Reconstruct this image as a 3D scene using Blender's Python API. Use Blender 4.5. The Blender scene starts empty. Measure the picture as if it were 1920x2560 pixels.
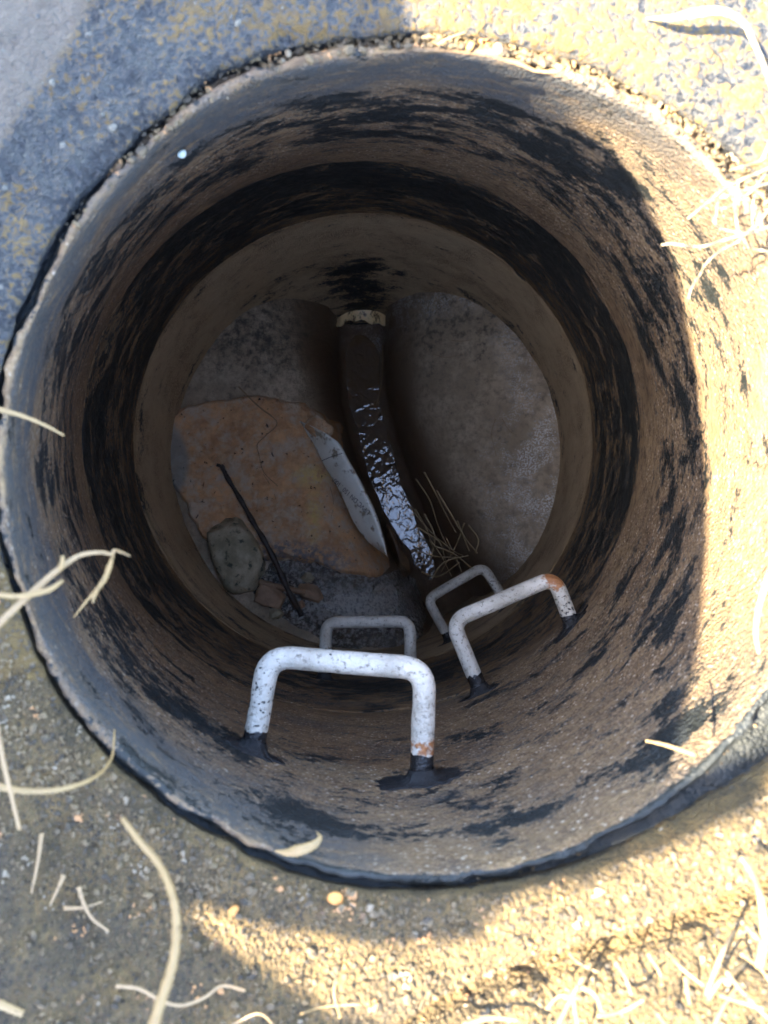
import bpy, bmesh, math, random
import numpy as np
from mathutils import Vector, Matrix

random.seed(7)
RNG = np.random.default_rng(11)
sc = bpy.context.scene
COL = sc.collection

# ------------------------------------------------------------------ camera
FPX, CAMH = 1850.0, 0.465            # focal length in pixels of the 1920x2560 photograph; lens height over the rim
FW = Vector((-0.0151, 0.0681, -1.0)).normalized()
RT = FW.cross(Vector((0, 1, 0))).normalized()
UP = RT.cross(FW).normalized()
CAM = Vector((0, 0, CAMH))
cam = bpy.data.cameras.new('camera')
cam_ob = bpy.data.objects.new('camera', cam)
COL.objects.link(cam_ob)
M = Matrix((RT, UP, -FW)).transposed().to_4x4()
M.translation = CAM
cam_ob.matrix_world = M
cam.sensor_fit = 'VERTICAL'
cam.sensor_height = 34.6
cam.sensor_width = 25.95
cam.lens = FPX / 2560.0 * 34.6
cam.clip_start = 0.01
cam.clip_end = 500
cam.dof.use_dof = True
cam.dof.focus_distance = 1.1
cam.dof.aperture_fstop = 7.4
sc.camera = cam_ob

# ------------------------------------------------------------------ sky, sun, exposure
SUN_AZ, SUN_EL = math.radians(15), math.radians(50)      # direction the light travels, and its height
T = Vector((math.cos(SUN_EL) * math.cos(SUN_AZ), math.cos(SUN_EL) * math.sin(SUN_AZ), -math.sin(SUN_EL)))
world = bpy.data.worlds.new('World')
sc.world = world
world.use_nodes = True
wn = world.node_tree
sky = wn.nodes.new('ShaderNodeTexSky')
sky.sky_type = 'NISHITA'
sky.sun_disc = False
sky.sun_elevation = SUN_EL
sky.sun_rotation = math.atan2(-T.x, -T.y)
sky.air_density = 1.0
sky.dust_density = 1.1
sky.ozone_density = 0.8
bg = wn.nodes['Background']
bg.inputs['Strength'].default_value = 0.15
wn.links.new(sky.outputs[0], bg.inputs[0])
sun = bpy.data.lights.new('sun', 'SUN')
sun.energy = 4.8
sun.angle = math.radians(0.53)
sun.color = (1.0, 0.88, 0.64)
sun_ob = bpy.data.objects.new('sun', sun)
sun_ob.rotation_euler = T.to_track_quat('-Z', 'Y').to_euler()
sun_ob.location = (-3, -1, 5)
COL.objects.link(sun_ob)
sc.view_settings.view_transform = 'Standard'
sc.view_settings.look = 'None'
sc.view_settings.gamma = 1.0
sc.view_settings.use_curve_mapping = False
sc.view_settings.exposure = 3.72
sc.cycles.use_denoising = True
sc.cycles.max_bounces = 7
sc.cycles.diffuse_bounces = 6
sc.cycles.glossy_bounces = 3
sc.cycles.adaptive_threshold = 0.02
sc.cycles.sample_clamp_indirect = 6.0


# ------------------------------------------------------------------ helpers
def ray(px, py):
    return (FW + RT * ((px - 960) / FPX) - UP * ((py - 1280) / FPX)).normalized()


def P(px, py, z):
    d = ray(px, py)
    return CAM + d * ((z - CAMH) / d.z)


DS = 1920 / 1659.0


def D(dx, dy, z):
    return P(dx * DS, dy * DS, z)


def vnoise(p, seed=0):
    """value noise, p (n,3) -> n in -1..1"""
    p = np.asarray(p, float) + seed * 17.31
    i = np.floor(p).astype(np.int64)
    fr = p - i
    w = fr * fr * fr * (fr * (fr * 6 - 15) + 10)

    def h(dx, dy, dz):
        n = (i[:, 0] + dx) * 374761393 + (i[:, 1] + dy) * 668265263 + (i[:, 2] + dz) * 2147483647 + seed * 144665
        n = (n ^ (n >> 13)) * 1274126177
        n = n ^ (n >> 16)
        return (n & 0xFFFF) / 32767.5 - 1

    x, y, z = w[:, 0], w[:, 1], w[:, 2]
    a = h(0, 0, 0) * (1 - x) + h(1, 0, 0) * x
    b = h(0, 1, 0) * (1 - x) + h(1, 1, 0) * x
    c = h(0, 0, 1) * (1 - x) + h(1, 0, 1) * x
    d = h(0, 1, 1) * (1 - x) + h(1, 1, 1) * x
    return (a * (1 - y) + b * y) * (1 - z) + (c * (1 - y) + d * y) * z


def fbm(p, scale, octv=4, rough=0.5, seed=0):
    p = np.asarray(p, float) * scale
    s, a, tot = 0, 1.0, 0
    for k in range(octv):
        s = s + a * vnoise(p, seed + k)
        tot += a
        p = p * 2.03
        a *= rough
    return s / tot


def smooth(a, b, x):
    t = np.clip((np.asarray(x, float) - a) / (b - a), 0, 1)
    return t * t * (3 - 2 * t)


def tag(o, label=None, cat=None, group=None, kind=None):
    if label: o['label'] = label
    if cat: o['category'] = cat
    if group: o['group'] = group
    if kind: o['kind'] = kind
    return o


def mesh_ob(name, V, Fc, mat=None, parent=None, attrs=None, smooth_shade=True):
    me = bpy.data.meshes.new(name)
    me.from_pydata([tuple(v) for v in V], [], [tuple(f) for f in Fc])
    if smooth_shade:
        me.polygons.foreach_set('use_smooth', [True] * len(me.polygons))
    for k, a in (attrs or {}).items():
        at = me.attributes.new(k, 'FLOAT', 'POINT')
        at.data.foreach_set('value', np.asarray(a, np.float32))
    me.update()
    o = bpy.data.objects.new(name, me)
    if mat: me.materials.append(mat)
    COL.objects.link(o)
    if parent is not None:
        o.parent = parent
        o.matrix_parent_inverse = Matrix.Translation(-parent.location)
    return o


def empty(name, loc):
    o = bpy.data.objects.new(name, None)
    o.location = loc
    o.empty_display_size = 0.05
    COL.objects.link(o)
    return o


def grid_faces(nr, nc, wrap=False, flip=False):
    F = []
    for i in range(nr - 1):
        for j in range(nc if wrap else nc - 1):
            k = (j + 1) % nc
            q = (i * nc + j, i * nc + k, (i + 1) * nc + k, (i + 1) * nc + j)
            F.append(q[::-1] if flip else q)
    return F


def catmull(pts, n=8):
    pts = [Vector(p) for p in pts]
    if len(pts) < 3:
        return [pts[0].lerp(pts[-1], i / n) for i in range(n + 1)]
    P_ = [pts[0] * 2 - pts[1]] + pts + [pts[-1] * 2 - pts[-2]]
    out = []
    for i in range(1, len(P_) - 2):
        a, b, c, d = P_[i - 1:i + 3]
        for k in range(n):
            t = k / n
            out.append(0.5 * ((2 * b) + (c - a) * t + (2 * a - 5 * b + 4 * c - d) * t * t + (3 * b - a - 3 * c + d) * t ** 3))
    out.append(pts[-1])
    return out


def tube_data(path, rads, nseg=10, flat=1.0, up0=Vector((0, 0, 1)), off=0):
    """swept tube; flat<1 squashes it along the local normal. returns verts, faces"""
    V, F = [], []
    n = len(path)
    prev = None
    for i, p in enumerate(path):
        t = (path[min(i + 1, n - 1)] - path[max(i - 1, 0)]).normalized()
        if prev is None:
            a = up0.cross(t)
            if a.length < 1e-4: a = Vector((1, 0, 0)).cross(t)
            a.normalize()
        else:
            a = (prev - t * prev.dot(t)).normalized()
        prev = a
        b = t.cross(a)
        r = rads[i] if hasattr(rads, '__len__') else rads
        for j in range(nseg):
            an = 2 * math.pi * j / nseg
            V.append(p + a * (math.cos(an) * r) + b * (math.sin(an) * r * flat))
    for i in range(n - 1):
        for j in range(nseg):
            k = (j + 1) % nseg
            F.append((off + i * nseg + j, off + i * nseg + k, off + (i + 1) * nseg + k, off + (i + 1) * nseg + j))
    F.append(tuple(off + j for j in range(nseg))[::-1])
    F.append(tuple(off + (n - 1) * nseg + j for j in range(nseg)))
    return V, F


# node helper ------------------------------------------------------
class NT:
    def __init__(self, name):
        self.m = bpy.data.materials.new(name)
        self.m.use_nodes = True
        self.t = self.m.node_tree
        self.b = self.t.nodes['Principled BSDF']
        self.geo = None

    def n(self, typ, **kw):
        o = self.t.nodes.new('ShaderNode' + typ)
        for k, v in kw.items():
            setattr(o, k, v)
        return o

    def set(self, sock, v):
        if isinstance(v, bpy.types.NodeSocket):
            self.t.links.new(v, sock)
        elif isinstance(v, (tuple, list)):
            sock.default_value = tuple(v) + ((1,) if len(v) == 3 and len(sock.default_value) == 4 else ())
        else:
            sock.default_value = v

    def pos(self, scale=(1, 1, 1)):
        tc = self.n('TexCoord')
        mp = self.n('Mapping')
        self.set(mp.inputs['Vector'], tc.outputs['Object'])
        mp.inputs['Scale'].default_value = scale
        return mp.outputs[0]

    def noise(self, scale, detail=4, rough=0.55, vec=None, dist=0.0):
        o = self.n('TexNoise')
        o.inputs['Scale'].default_value = scale
        o.inputs['Detail'].default_value = detail
        o.inputs['Roughness'].default_value = rough
        o.inputs['Distortion'].default_value = dist
        self.set(o.inputs['Vector'], vec if vec is not None else self.pos())
        return o.outputs['Fac']

    def voro(self, scale, vec=None, out='Distance', feature='F1', rnd=1.0):
        o = self.n('TexVoronoi', feature=feature)
        o.inputs['Scale'].default_value = scale
        o.inputs['Randomness'].default_value = rnd
        self.set(o.inputs['Vector'], vec if vec is not None else self.pos())
        return o.outputs[out]

    def math(self, op, a, b=0.0, clamp=False):
        o = self.n('Math', operation=op, use_clamp=clamp)
        self.set(o.inputs[0], a)
        self.set(o.inputs[1], b)
        return o.outputs[0]

    def step(self, v, lo, hi):
        o = self.n('MapRange', interpolation_type='SMOOTHSTEP')
        self.set(o.inputs[0], v)
        o.inputs[1].default_value = lo
        o.inputs[2].default_value = hi
        return o.outputs[0]

    def mix(self, f, a, b):
        o = self.n('Mix', data_type='RGBA')
        self.set(o.inputs[0], f)
        self.set(o.inputs[6], a)
        self.set(o.inputs[7], b)
        return o.outputs[2]

    def mixf(self, f, a, b):
        o = self.n('Mix', data_type='FLOAT')
        self.set(o.inputs[0], f)
        self.set(o.inputs[2], a)
        self.set(o.inputs[3], b)
        return o.outputs[0]

    def attr(self, name):
        return self.n('Attribute', attribute_name=name).outputs['Fac']

    def sep(self, c, i=0):
        o = self.n('SeparateColor')
        self.set(o.inputs[0], c)
        return o.outputs[i]

    def bump(self, h, strength=0.5, dist=0.002, normal=None):
        o = self.n('Bump')
        o.inputs['Strength'].default_value = strength
        o.inputs['Distance'].default_value = dist
        self.set(o.inputs['Height'], h)
        if normal is not None: self.set(o.inputs['Normal'], normal)
        return o.outputs[0]

    def done(self, col, rough=0.8, normal=None, **kw):
        self.set(self.b.inputs['Base Color'], col)
        self.set(self.b.inputs['Roughness'], rough)
        if normal is not None: self.set(self.b.inputs['Normal'], normal)
        for k, v in kw.items():
            self.set(self.b.inputs[k.replace('_', ' ')], v)
        return self.m


# ------------------------------------------------------------------ materials
def mat_wall():
    n = NT('bitumen_worn_concrete')
    big = n.noise(7, 4, 0.6)
    mid = n.noise(60, 4, 0.6, n.pos((1, 1, 1.8)))
    base = n.mix(n.step(big, 0.35, 0.65), (0.165, 0.099, 0.046), (0.25, 0.162, 0.078))
    base = n.mix(n.step(mid, 0.42, 0.66), base, (0.105, 0.062, 0.030))
    base = n.mix(n.attr('clean'), base, n.mix(mid, (0.54, 0.41, 0.255), (0.36, 0.26, 0.15)))
    # exposed aggregate
    agg = n.voro(330, out='Color')
    gd = n.voro(330)
    bare = n.step(n.math('ADD', n.noise(11, 3, 0.6), n.math('MULTIPLY', n.attr('bare'), 0.5)), 0.55, 0.85)
    stone = n.mix(n.sep(agg, 0), (0.095, 0.055, 0.028), (0.29, 0.19, 0.105))
    stone = n.mix(n.step(n.sep(agg, 1), 0.9, 0.95), stone, (0.42, 0.33, 0.24))
    base = n.mix(n.math('MULTIPLY', bare, n.step(gd, 0.62, 0.35)), base, stone)
    # grey film
    film = n.math('MULTIPLY', n.math('MULTIPLY', n.attr('film'), n.step(n.noise(190, 4, 0.75, n.pos((1, 1, 1.5))), 0.24, 0.50)), n.step(n.noise(26, 7, 0.72, n.pos((1, 1, 2.6))), 0.27, 0.52))
    base = n.mix(film, base, n.mix(mid, (0.026, 0.028, 0.030), (0.070, 0.070, 0.071)))
    # black bitumen left in streaks round the wall
    st = n.noise(20, 5, 0.62, n.pos((1, 1, 1.7)), 0.15)
    fine = n.noise(150, 3, 0.7, n.pos((1, 1, 1.7)))
    val = n.math('ADD', n.math('ADD', n.math('MULTIPLY', st, 2.0), n.math('MULTIPLY', fine, 1.3)), n.math('SUBTRACT', n.attr('tar'), 1.65))
    tar = n.step(val, 0.475, 0.535)
    halo = n.step(val, 0.22, 0.5)
    base = n.mix(n.math('MULTIPLY', halo, 0.45), base, (0.11, 0.085, 0.062))
    tcol = n.mix(n.step(n.noise(45, 4, 0.6), 0.45, 0.75), (0.007, 0.009, 0.009), (0.022, 0.025, 0.026))
    col = n.mix(tar, base, tcol)
    h = n.math('ADD', n.math('MULTIPLY', n.noise(160, 5, 0.7), 0.8), n.math('MULTIPLY', gd, n.math('MULTIPLY', bare, -0.9)))
    rough = n.mixf(tar, 0.86, n.mixf(n.noise(70, 3, 0.6), 0.42, 0.8))
    return n.done(col, rough, n.bump(h, 0.9, 0.0024), Specular_IOR_Level=0.5)


def mat_slab():
    n = NT('tar_spotted_slab_concrete')
    big = n.noise(9, 4, 0.6)
    mid = n.noise(90, 4, 0.65)
    conc = n.mix(n.step(big, 0.3, 0.7), (0.105, 0.062, 0.015), (0.145, 0.092, 0.030))
    conc = n.mix(n.step(mid, 0.42, 0.72), conc, (0.085, 0.056, 0.024))
    grain = n.voro(300, out='Color')
    gd = n.voro(300)
    g0 = n.sep(grain, 0)
    gcol = n.mix(g0, (0.025, 0.018, 0.010), (0.15, 0.10, 0.044))
    soil = n.mix(n.step(n.noise(24, 6, 0.75), 0.3, 0.7), (0.045, 0.031, 0.013), (0.175, 0.112, 0.041))
    soil = n.mix(n.math('MULTIPLY', n.step(gd, 0.6, 0.3), 0.8), soil, gcol)
    conc = n.mix(n.attr('corner'), conc, n.mix(mid, (0.095, 0.076, 0.058), (0.155, 0.125, 0.095)))
    sm = n.step(n.math('ADD', n.attr('sand'), n.math('MULTIPLY', n.math('SUBTRACT', mid, 0.5), 0.9)), 0.40, 0.60)
    col = n.mix(sm, conc, soil)
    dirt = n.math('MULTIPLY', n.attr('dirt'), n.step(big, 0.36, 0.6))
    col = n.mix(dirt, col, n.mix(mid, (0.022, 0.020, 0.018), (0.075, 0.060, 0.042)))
    # worn film of bitumen: thin grey where rubbed, black in the pits, gone on the high spots
    st = n.noise(230, 4, 0.6, None, 0.4)
    lg = n.noise(26, 6, 0.7)
    val = n.math('ADD', n.math('MULTIPLY', n.math('SUBTRACT', st, 0.5), 1.9), n.math('ADD', n.math('MULTIPLY', n.math('SUBTRACT', lg, 0.5), 1.3), n.attr('tar')))
    tar = n.step(val, 0.36, 0.62)
    pit = n.step(val, 0.55, 0.75)
    tcol = n.mix(pit, n.mix(mid, (0.040, 0.041, 0.044), (0.085, 0.080, 0.075)), (0.010, 0.011, 0.014))
    col = n.mix(tar, col, tcol)
    h = n.math('ADD', n.math('MULTIPLY', st, -1.6), n.math('MULTIPLY', n.math('MULTIPLY', gd, sm), -1.0))
    return n.done(col, n.mixf(pit, 0.88, 0.4), n.bump(h, 1.0, 0.0045), Specular_IOR_Level=0.5)


def mat_bench():
    n = NT('damp_mortar_benching')
    big = n.noise(9, 5, 0.6)
    c = n.mix(n.step(big, 0.35, 0.68), (0.38, 0.29, 0.19), (0.56, 0.44, 0.305))
    c = n.mix(n.step(n.noise(60, 6, 0.75), 0.42, 0.66), c, (0.30, 0.235, 0.165))
    spots = n.step(n.math('ADD', n.noise(48, 7, 0.72), n.math('MULTIPLY', n.attr('dark'), 0.24)), 0.52, 0.80)
    c = n.mix(n.math('MULTIPLY', spots, 0.85), c, (0.04, 0.04, 0.037))
    slime = n.attr('slime')
    c = n.mix(slime, c, n.mix(n.noise(60, 4, 0.6), (0.085, 0.05, 0.026), (0.20, 0.125, 0.07)))
    pale = n.math('MULTIPLY', n.math('MULTIPLY', n.attr('pale'), n.step(n.noise(16, 5, 0.7), 0.42, 0.62)), n.step(n.noise(240, 3, 0.7), 0.46, 0.58))
    c = n.mix(pale, c, (0.80, 0.79, 0.76))  # wet sparkle painted in as near-white speckles
    h = n.math('ADD', n.noise(150, 5, 0.7), n.math('MULTIPLY', n.noise(420, 2, 0.6), 0.6))
    rough = n.mixf(n.math('MAXIMUM', n.attr('pale'), slime), 0.78, 0.36)
    return n.done(c, rough, n.bump(h, 1.0, 0.005), Specular_IOR_Level=0.6)


def mat_mud():
    n = NT('rust_brown_mortar_crust')
    c = n.mix(n.step(n.noise(14, 7, 0.72), 0.36, 0.66), (0.48, 0.265, 0.13), (0.72, 0.40, 0.19))
    c = n.mix(n.step(n.noise(26, 6, 0.7), 0.42, 0.66), c, (0.56, 0.43, 0.30))
    c = n.mix(n.math('MULTIPLY', n.attr('ochre'), n.step(n.noise(55, 5, 0.7), 0.38, 0.56)), c, (0.66, 0.46, 0.17))
    c = n.mix(n.attr('grey'), c, n.mix(n.noise(60, 4, 0.6), (0.25, 0.22, 0.175), (0.40, 0.36, 0.30)))
    pits = n.step(n.noise(85, 4, 0.6), 0.64, 0.71)
    c = n.mix(pits, c, (0.03, 0.025, 0.02))
    wet = n.math('MULTIPLY', n.attr('wet'), n.step(n.noise(80, 4, 0.7), 0.4, 0.6))
    c = n.mix(wet, c, (0.20, 0.175, 0.17))
    h = n.math('SUBTRACT', n.noise(120, 6, 0.7), n.math('MULTIPLY', pits, 1.2))
    return n.done(c, n.mixf(wet, 0.8, 0.4), n.bump(h, 1.0, 0.005))


def mat_iron():
    n = NT('pale_galvanised_paint')
    c = n.mix(n.step(n.noise(30, 5, 0.6), 0.35, 0.7), (0.54, 0.495, 0.42), (0.36, 0.325, 0.265))
    c = n.mix(n.step(n.noise(190, 5, 0.7), 0.52, 0.68), c, (0.17, 0.145, 0.11))
    sp = n.step(n.math('ADD', n.noise(240, 3, 0.5), n.math('MULTIPLY', n.attr('chip'), 0.13)), 0.70, 0.745)
    c = n.mix(sp, c, (0.035, 0.033, 0.03))
    rust = n.step(n.math('ADD', n.attr('rust'), n.math('MULTIPLY', n.math('SUBTRACT', n.noise(130, 5, 0.7), 0.5), 1.1)), 0.42, 0.6)
    rc = n.mix(n.noise(190, 4, 0.7), (0.12, 0.035, 0.012), (0.50, 0.22, 0.08))
    c = n.mix(rust, c, rc)
    dirt = n.step(n.math('ADD', n.attr('dirt'), n.math('MULTIPLY', n.math('SUBTRACT', n.noise(90, 4, 0.6), 0.5), 0.8)), 0.4, 0.75)
    c = n.mix(dirt, c, (0.33, 0.27, 0.19))
    tar = n.step(n.math('ADD', n.attr('tar'), n.math('MULTIPLY', n.math('SUBTRACT', n.noise(140, 4, 0.6), 0.5), 0.7)), 0.47, 0.56)
    c = n.mix(tar, c, (0.012, 0.012, 0.013))
    h = n.math('SUBTRACT', n.noise(260, 4, 0.65), n.math('MULTIPLY', sp, 0.5))
    h = n.math('ADD', h, n.math('MULTIPLY', n.noise(70, 3, 0.5), 1.2))
    return n.done(c, n.mixf(tar, 0.5, 0.2), n.bump(h, 0.8, 0.0022), Specular_IOR_Level=0.5)


def mat_simple(name, c1, c2, scale, rough=0.8, bump=0.5, dist=0.002, c3=None, s3=None, spec=0.5):
    n = NT(name)
    c = n.mix(n.step(n.noise(scale, 5, 0.62), 0.35, 0.68), c1, c2)
    if c3: c = n.mix(n.step(n.noise(s3, 4, 0.6), 0.55, 0.66), c, c3)
    return n.done(c, rough, n.bump(n.noise(scale * 3, 5, 0.7), bump, dist), Specular_IOR_Level=spec)


def mat_water():
    n = NT('running_water')
    w = n.math('ADD', n.noise(38, 1.5, 0.45, n.pos((1, 0.9, 1)), 0.9), n.math('MULTIPLY', n.noise(90, 1, 0.5), 0.15))
    amp = n.mixf(n.step(n.noise(5, 2, 0.5), 0.4, 0.6), 0.6, 1.0)
    n.b.inputs['IOR'].default_value = 1.46
    return n.done((0.11, 0.066, 0.034), 0.02, n.bump(n.math('MULTIPLY', w, amp), 0.34, 0.012), Specular_IOR_Level=0.9)


def mat_sludge():
    n = NT('wet_black_sludge')
    c = n.mix(n.step(n.noise(85, 6, 0.75), 0.42, 0.62), (0.02, 0.02, 0.02), (0.52, 0.49, 0.44))
    c = n.mix(n.math('MULTIPLY', n.attr('pale'), n.step(n.noise(120, 6, 0.8), 0.42, 0.56)), c, (0.80, 0.78, 0.72))
    h = n.noise(170, 5, 0.7, None, 1.5)
    n.b.inputs['IOR'].default_value = 2.3
    return n.done(c, n.mixf(n.attr('pale'), 0.10, 0.3), n.bump(h, 1.0, 0.009), Specular_IOR_Level=0.9)


def mat_straw(name, c1, c2):
    n = NT(name)
    c = n.mix(n.noise(60, 3, 0.6), c1, c2)
    c = n.mix(n.step(n.noise(300, 2, 0.6), 0.6, 0.75), c, tuple(v * 0.55 for v in c1))
    m = n.done(c, 0.55, n.bump(n.noise(400, 2, 0.5), 0.3, 0.0006))
    return m


M_WALL, M_SLAB, M_BENCH, M_MUD, M_IRON = mat_wall(), mat_slab(), mat_bench(), mat_mud(), mat_iron()
M_WATER, M_SLUDGE = mat_water(), mat_sludge()
M_TAR = mat_simple('black_bitumen', (0.006, 0.006, 0.007), (0.018, 0.018, 0.019), 70, 0.42, 0.9, 0.004)
M_STRAW = mat_straw('pale_dry_straw', (0.20, 0.125, 0.048), (0.32, 0.215, 0.095))
M_STRAWB = mat_straw('tan_dry_straw', (0.20, 0.125, 0.06), (0.33, 0.225, 0.115))
M_ROOT = mat_straw('bleached_grass', (0.24, 0.18, 0.095), (0.36, 0.29, 0.18))
M_HAIR = mat_straw('brown_rootlet', (0.26, 0.18, 0.09), (0.42, 0.31, 0.17))
M_TWIG = mat_simple('dark_wet_twig', (0.018, 0.013, 0.011), (0.06, 0.045, 0.035), 90, 0.4, 0.7, 0.002)
M_PVC = mat_simple('grey_pvc', (0.66, 0.64, 0.55), (0.80, 0.79, 0.71), 14, 0.3, 0.1, 0.001, (0.30, 0.25, 0.17), 40)
M_INK = mat_simple('printed_ink', (0.03, 0.03, 0.035), (0.06, 0.06, 0.07), 50, 0.6, 0.0)
M_ROCK = mat_simple('mossy_rubble', (0.27, 0.235, 0.15), (0.50, 0.42, 0.29), 28, 0.8, 0.9, 0.006, (0.07, 0.075, 0.05), 45)
M_BRICK = mat_simple('brown_stone', (0.24, 0.145, 0.085), (0.40, 0.25, 0.15), 30, 0.6, 0.6, 0.003)
M_NOD = mat_simple('tarred_lumps', (0.02, 0.02, 0.022), (0.13, 0.115, 0.085), 90, 0.5, 0.5, 0.001)
M_SILT = mat_simple('wet_brown_silt', (0.10, 0.055, 0.028), (0.20, 0.12, 0.065), 30, 0.35, 0.7, 0.004)
M_CONC = mat_simple('weathered_concrete', (0.30, 0.28, 0.25), (0.42, 0.40, 0.36), 12, 0.9, 0.6, 0.004)
M_SHELL = mat_simple('pale_shell', (0.50, 0.56, 0.50), (0.68, 0.70, 0.62), 200, 0.5, 0.4, 0.001)


def mat_gravel():
    n = NT('mixed_grit')
    oi = n.n('ObjectInfo')
    cl = n.voro(130, out='Color')
    c = n.mix(n.sep(cl, 0), (0.028, 0.021, 0.013), (0.14, 0.096, 0.046))
    c = n.mix(n.step(n.sep(cl, 1), 0.93, 0.96), c, (0.36, 0.18, 0.07))
    c = n.mix(n.step(n.sep(cl, 2), 0.95, 0.97), c, (0.19, 0.15, 0.10))
    return n.done(c, 0.7, n.bump(n.noise(500, 3, 0.6), 0.4, 0.001))


M_GRIT = mat_gravel()
M_PEB = mat_simple('orange_pebble', (0.50, 0.20, 0.045), (0.66, 0.32, 0.09), 120, 0.6, 0.4, 0.001)

# ------------------------------------------------------------------ the chamber wall
ZK = np.array([0, 0.555, 0.965, 1.315, 2.0])
RK = np.array([.261, .386, .444, .465, .465])
XK = np.array([.015, -.049, -.064, -.07, -.07])
YK = np.array([.073, .186, .246, .262, .262])


def prof(z):
    d = -np.asarray(z, float)
    return np.interp(d, ZK, XK), np.interp(d, ZK, YK), np.interp(d, ZK, RK)


def on_wall(th, z, out=0.0):
    cx, cy, r = prof(z)
    return Vector((float(cx + (r + out) * math.cos(th)), float(cy + (r + out) * math.sin(th)), float(z)))


def wall_hit(px, py):
    d = ray(px, py)
    z = 0.0
    while z > -1.9:
        p = CAM + d * ((z - CAMH) / d.z)
        cx, cy, r = prof(z)
        if math.hypot(p.x - cx, p.y - cy) >= r: break
        z -= 0.002
    return p, math.atan2(p.y - cy, p.x - cx)


def angd(a, b):
    return np.abs((a - b + math.pi) % (2 * math.pi) - math.pi)


# blobs of bitumen (display px of the photo, size along the wall, size down the wall, weight)
BLOBS = []
for dx, dy, sa, sz, w in [
    (215, 900, .06, .05, .25), (560, 400, .16, .05, .25), (830, 390, .16, .05, .32), (1200, 560, .10, .06, .25),
    (1340, 800, .10, .06, .22), (1390, 720, .06, .05, .18), (1345, 640, .05, .08, .2),
    (1450, 1340, .035, .022, .40), (1340, 1270, .03, .02, .30), (1390, 1380, .05, .02, .25), (1270, 1440, .04, .015, .25),
    (1460, 1580, .05, .03, .36), (1180, 1440, .06, .012, .25), (1060, 1500, .05, .02, .28), (1150, 1540, .05, .012, .25),
    (860, 1790, .10, .02, .25), (1150, 1760, .07, .02, .27), (640, 1760, .05, .035, .27), (420, 1560, .05, .04, .22),
    (330, 1480, .08, .06, .16), (560, 1350, .13, .05, .22), (460, 1300, .10, .04, .2), (840, 1480, .15, .05, .2),
    (1330, 400, .02, .025, .28), (360, 700, .09, .07, .18), (900, 250, .14, .04, .10), (1200, 330, .05, .03, .16),
    (200, 760, .06, .05, .1), (1500, 1250, .02, .03, .15), (640, 230, .1, .03, .12), (1370, 1240, .03, .02, .2), (470, 1080, .05, .02, .1),
    (440, 1330, .05, .03, .2), (1000, 1420, .07, .05, .2), (1240, 1330, .06, .02, .2)]:
    p_, th_ = wall_hit(dx * DS, dy * DS)
    BLOBS.append((th_, p_.z, sa, sz, w * (1.55 if dy > 1230 else 1.0)))


for (x, y), z in [((634, 1890), -.205), ((1054, 1945), -.205), ((1200, 1725), -.505), ((1436, 1572), -.505), ((812, 1695), -.805), ((1027, 1695), -.805)]:
    q_ = P(x, y, z)
    BLOBS.append((math.atan2(q_.y - float(prof(z)[1]), q_.x - float(prof(z)[0])), z - .008, .034, .018, .42))


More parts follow.
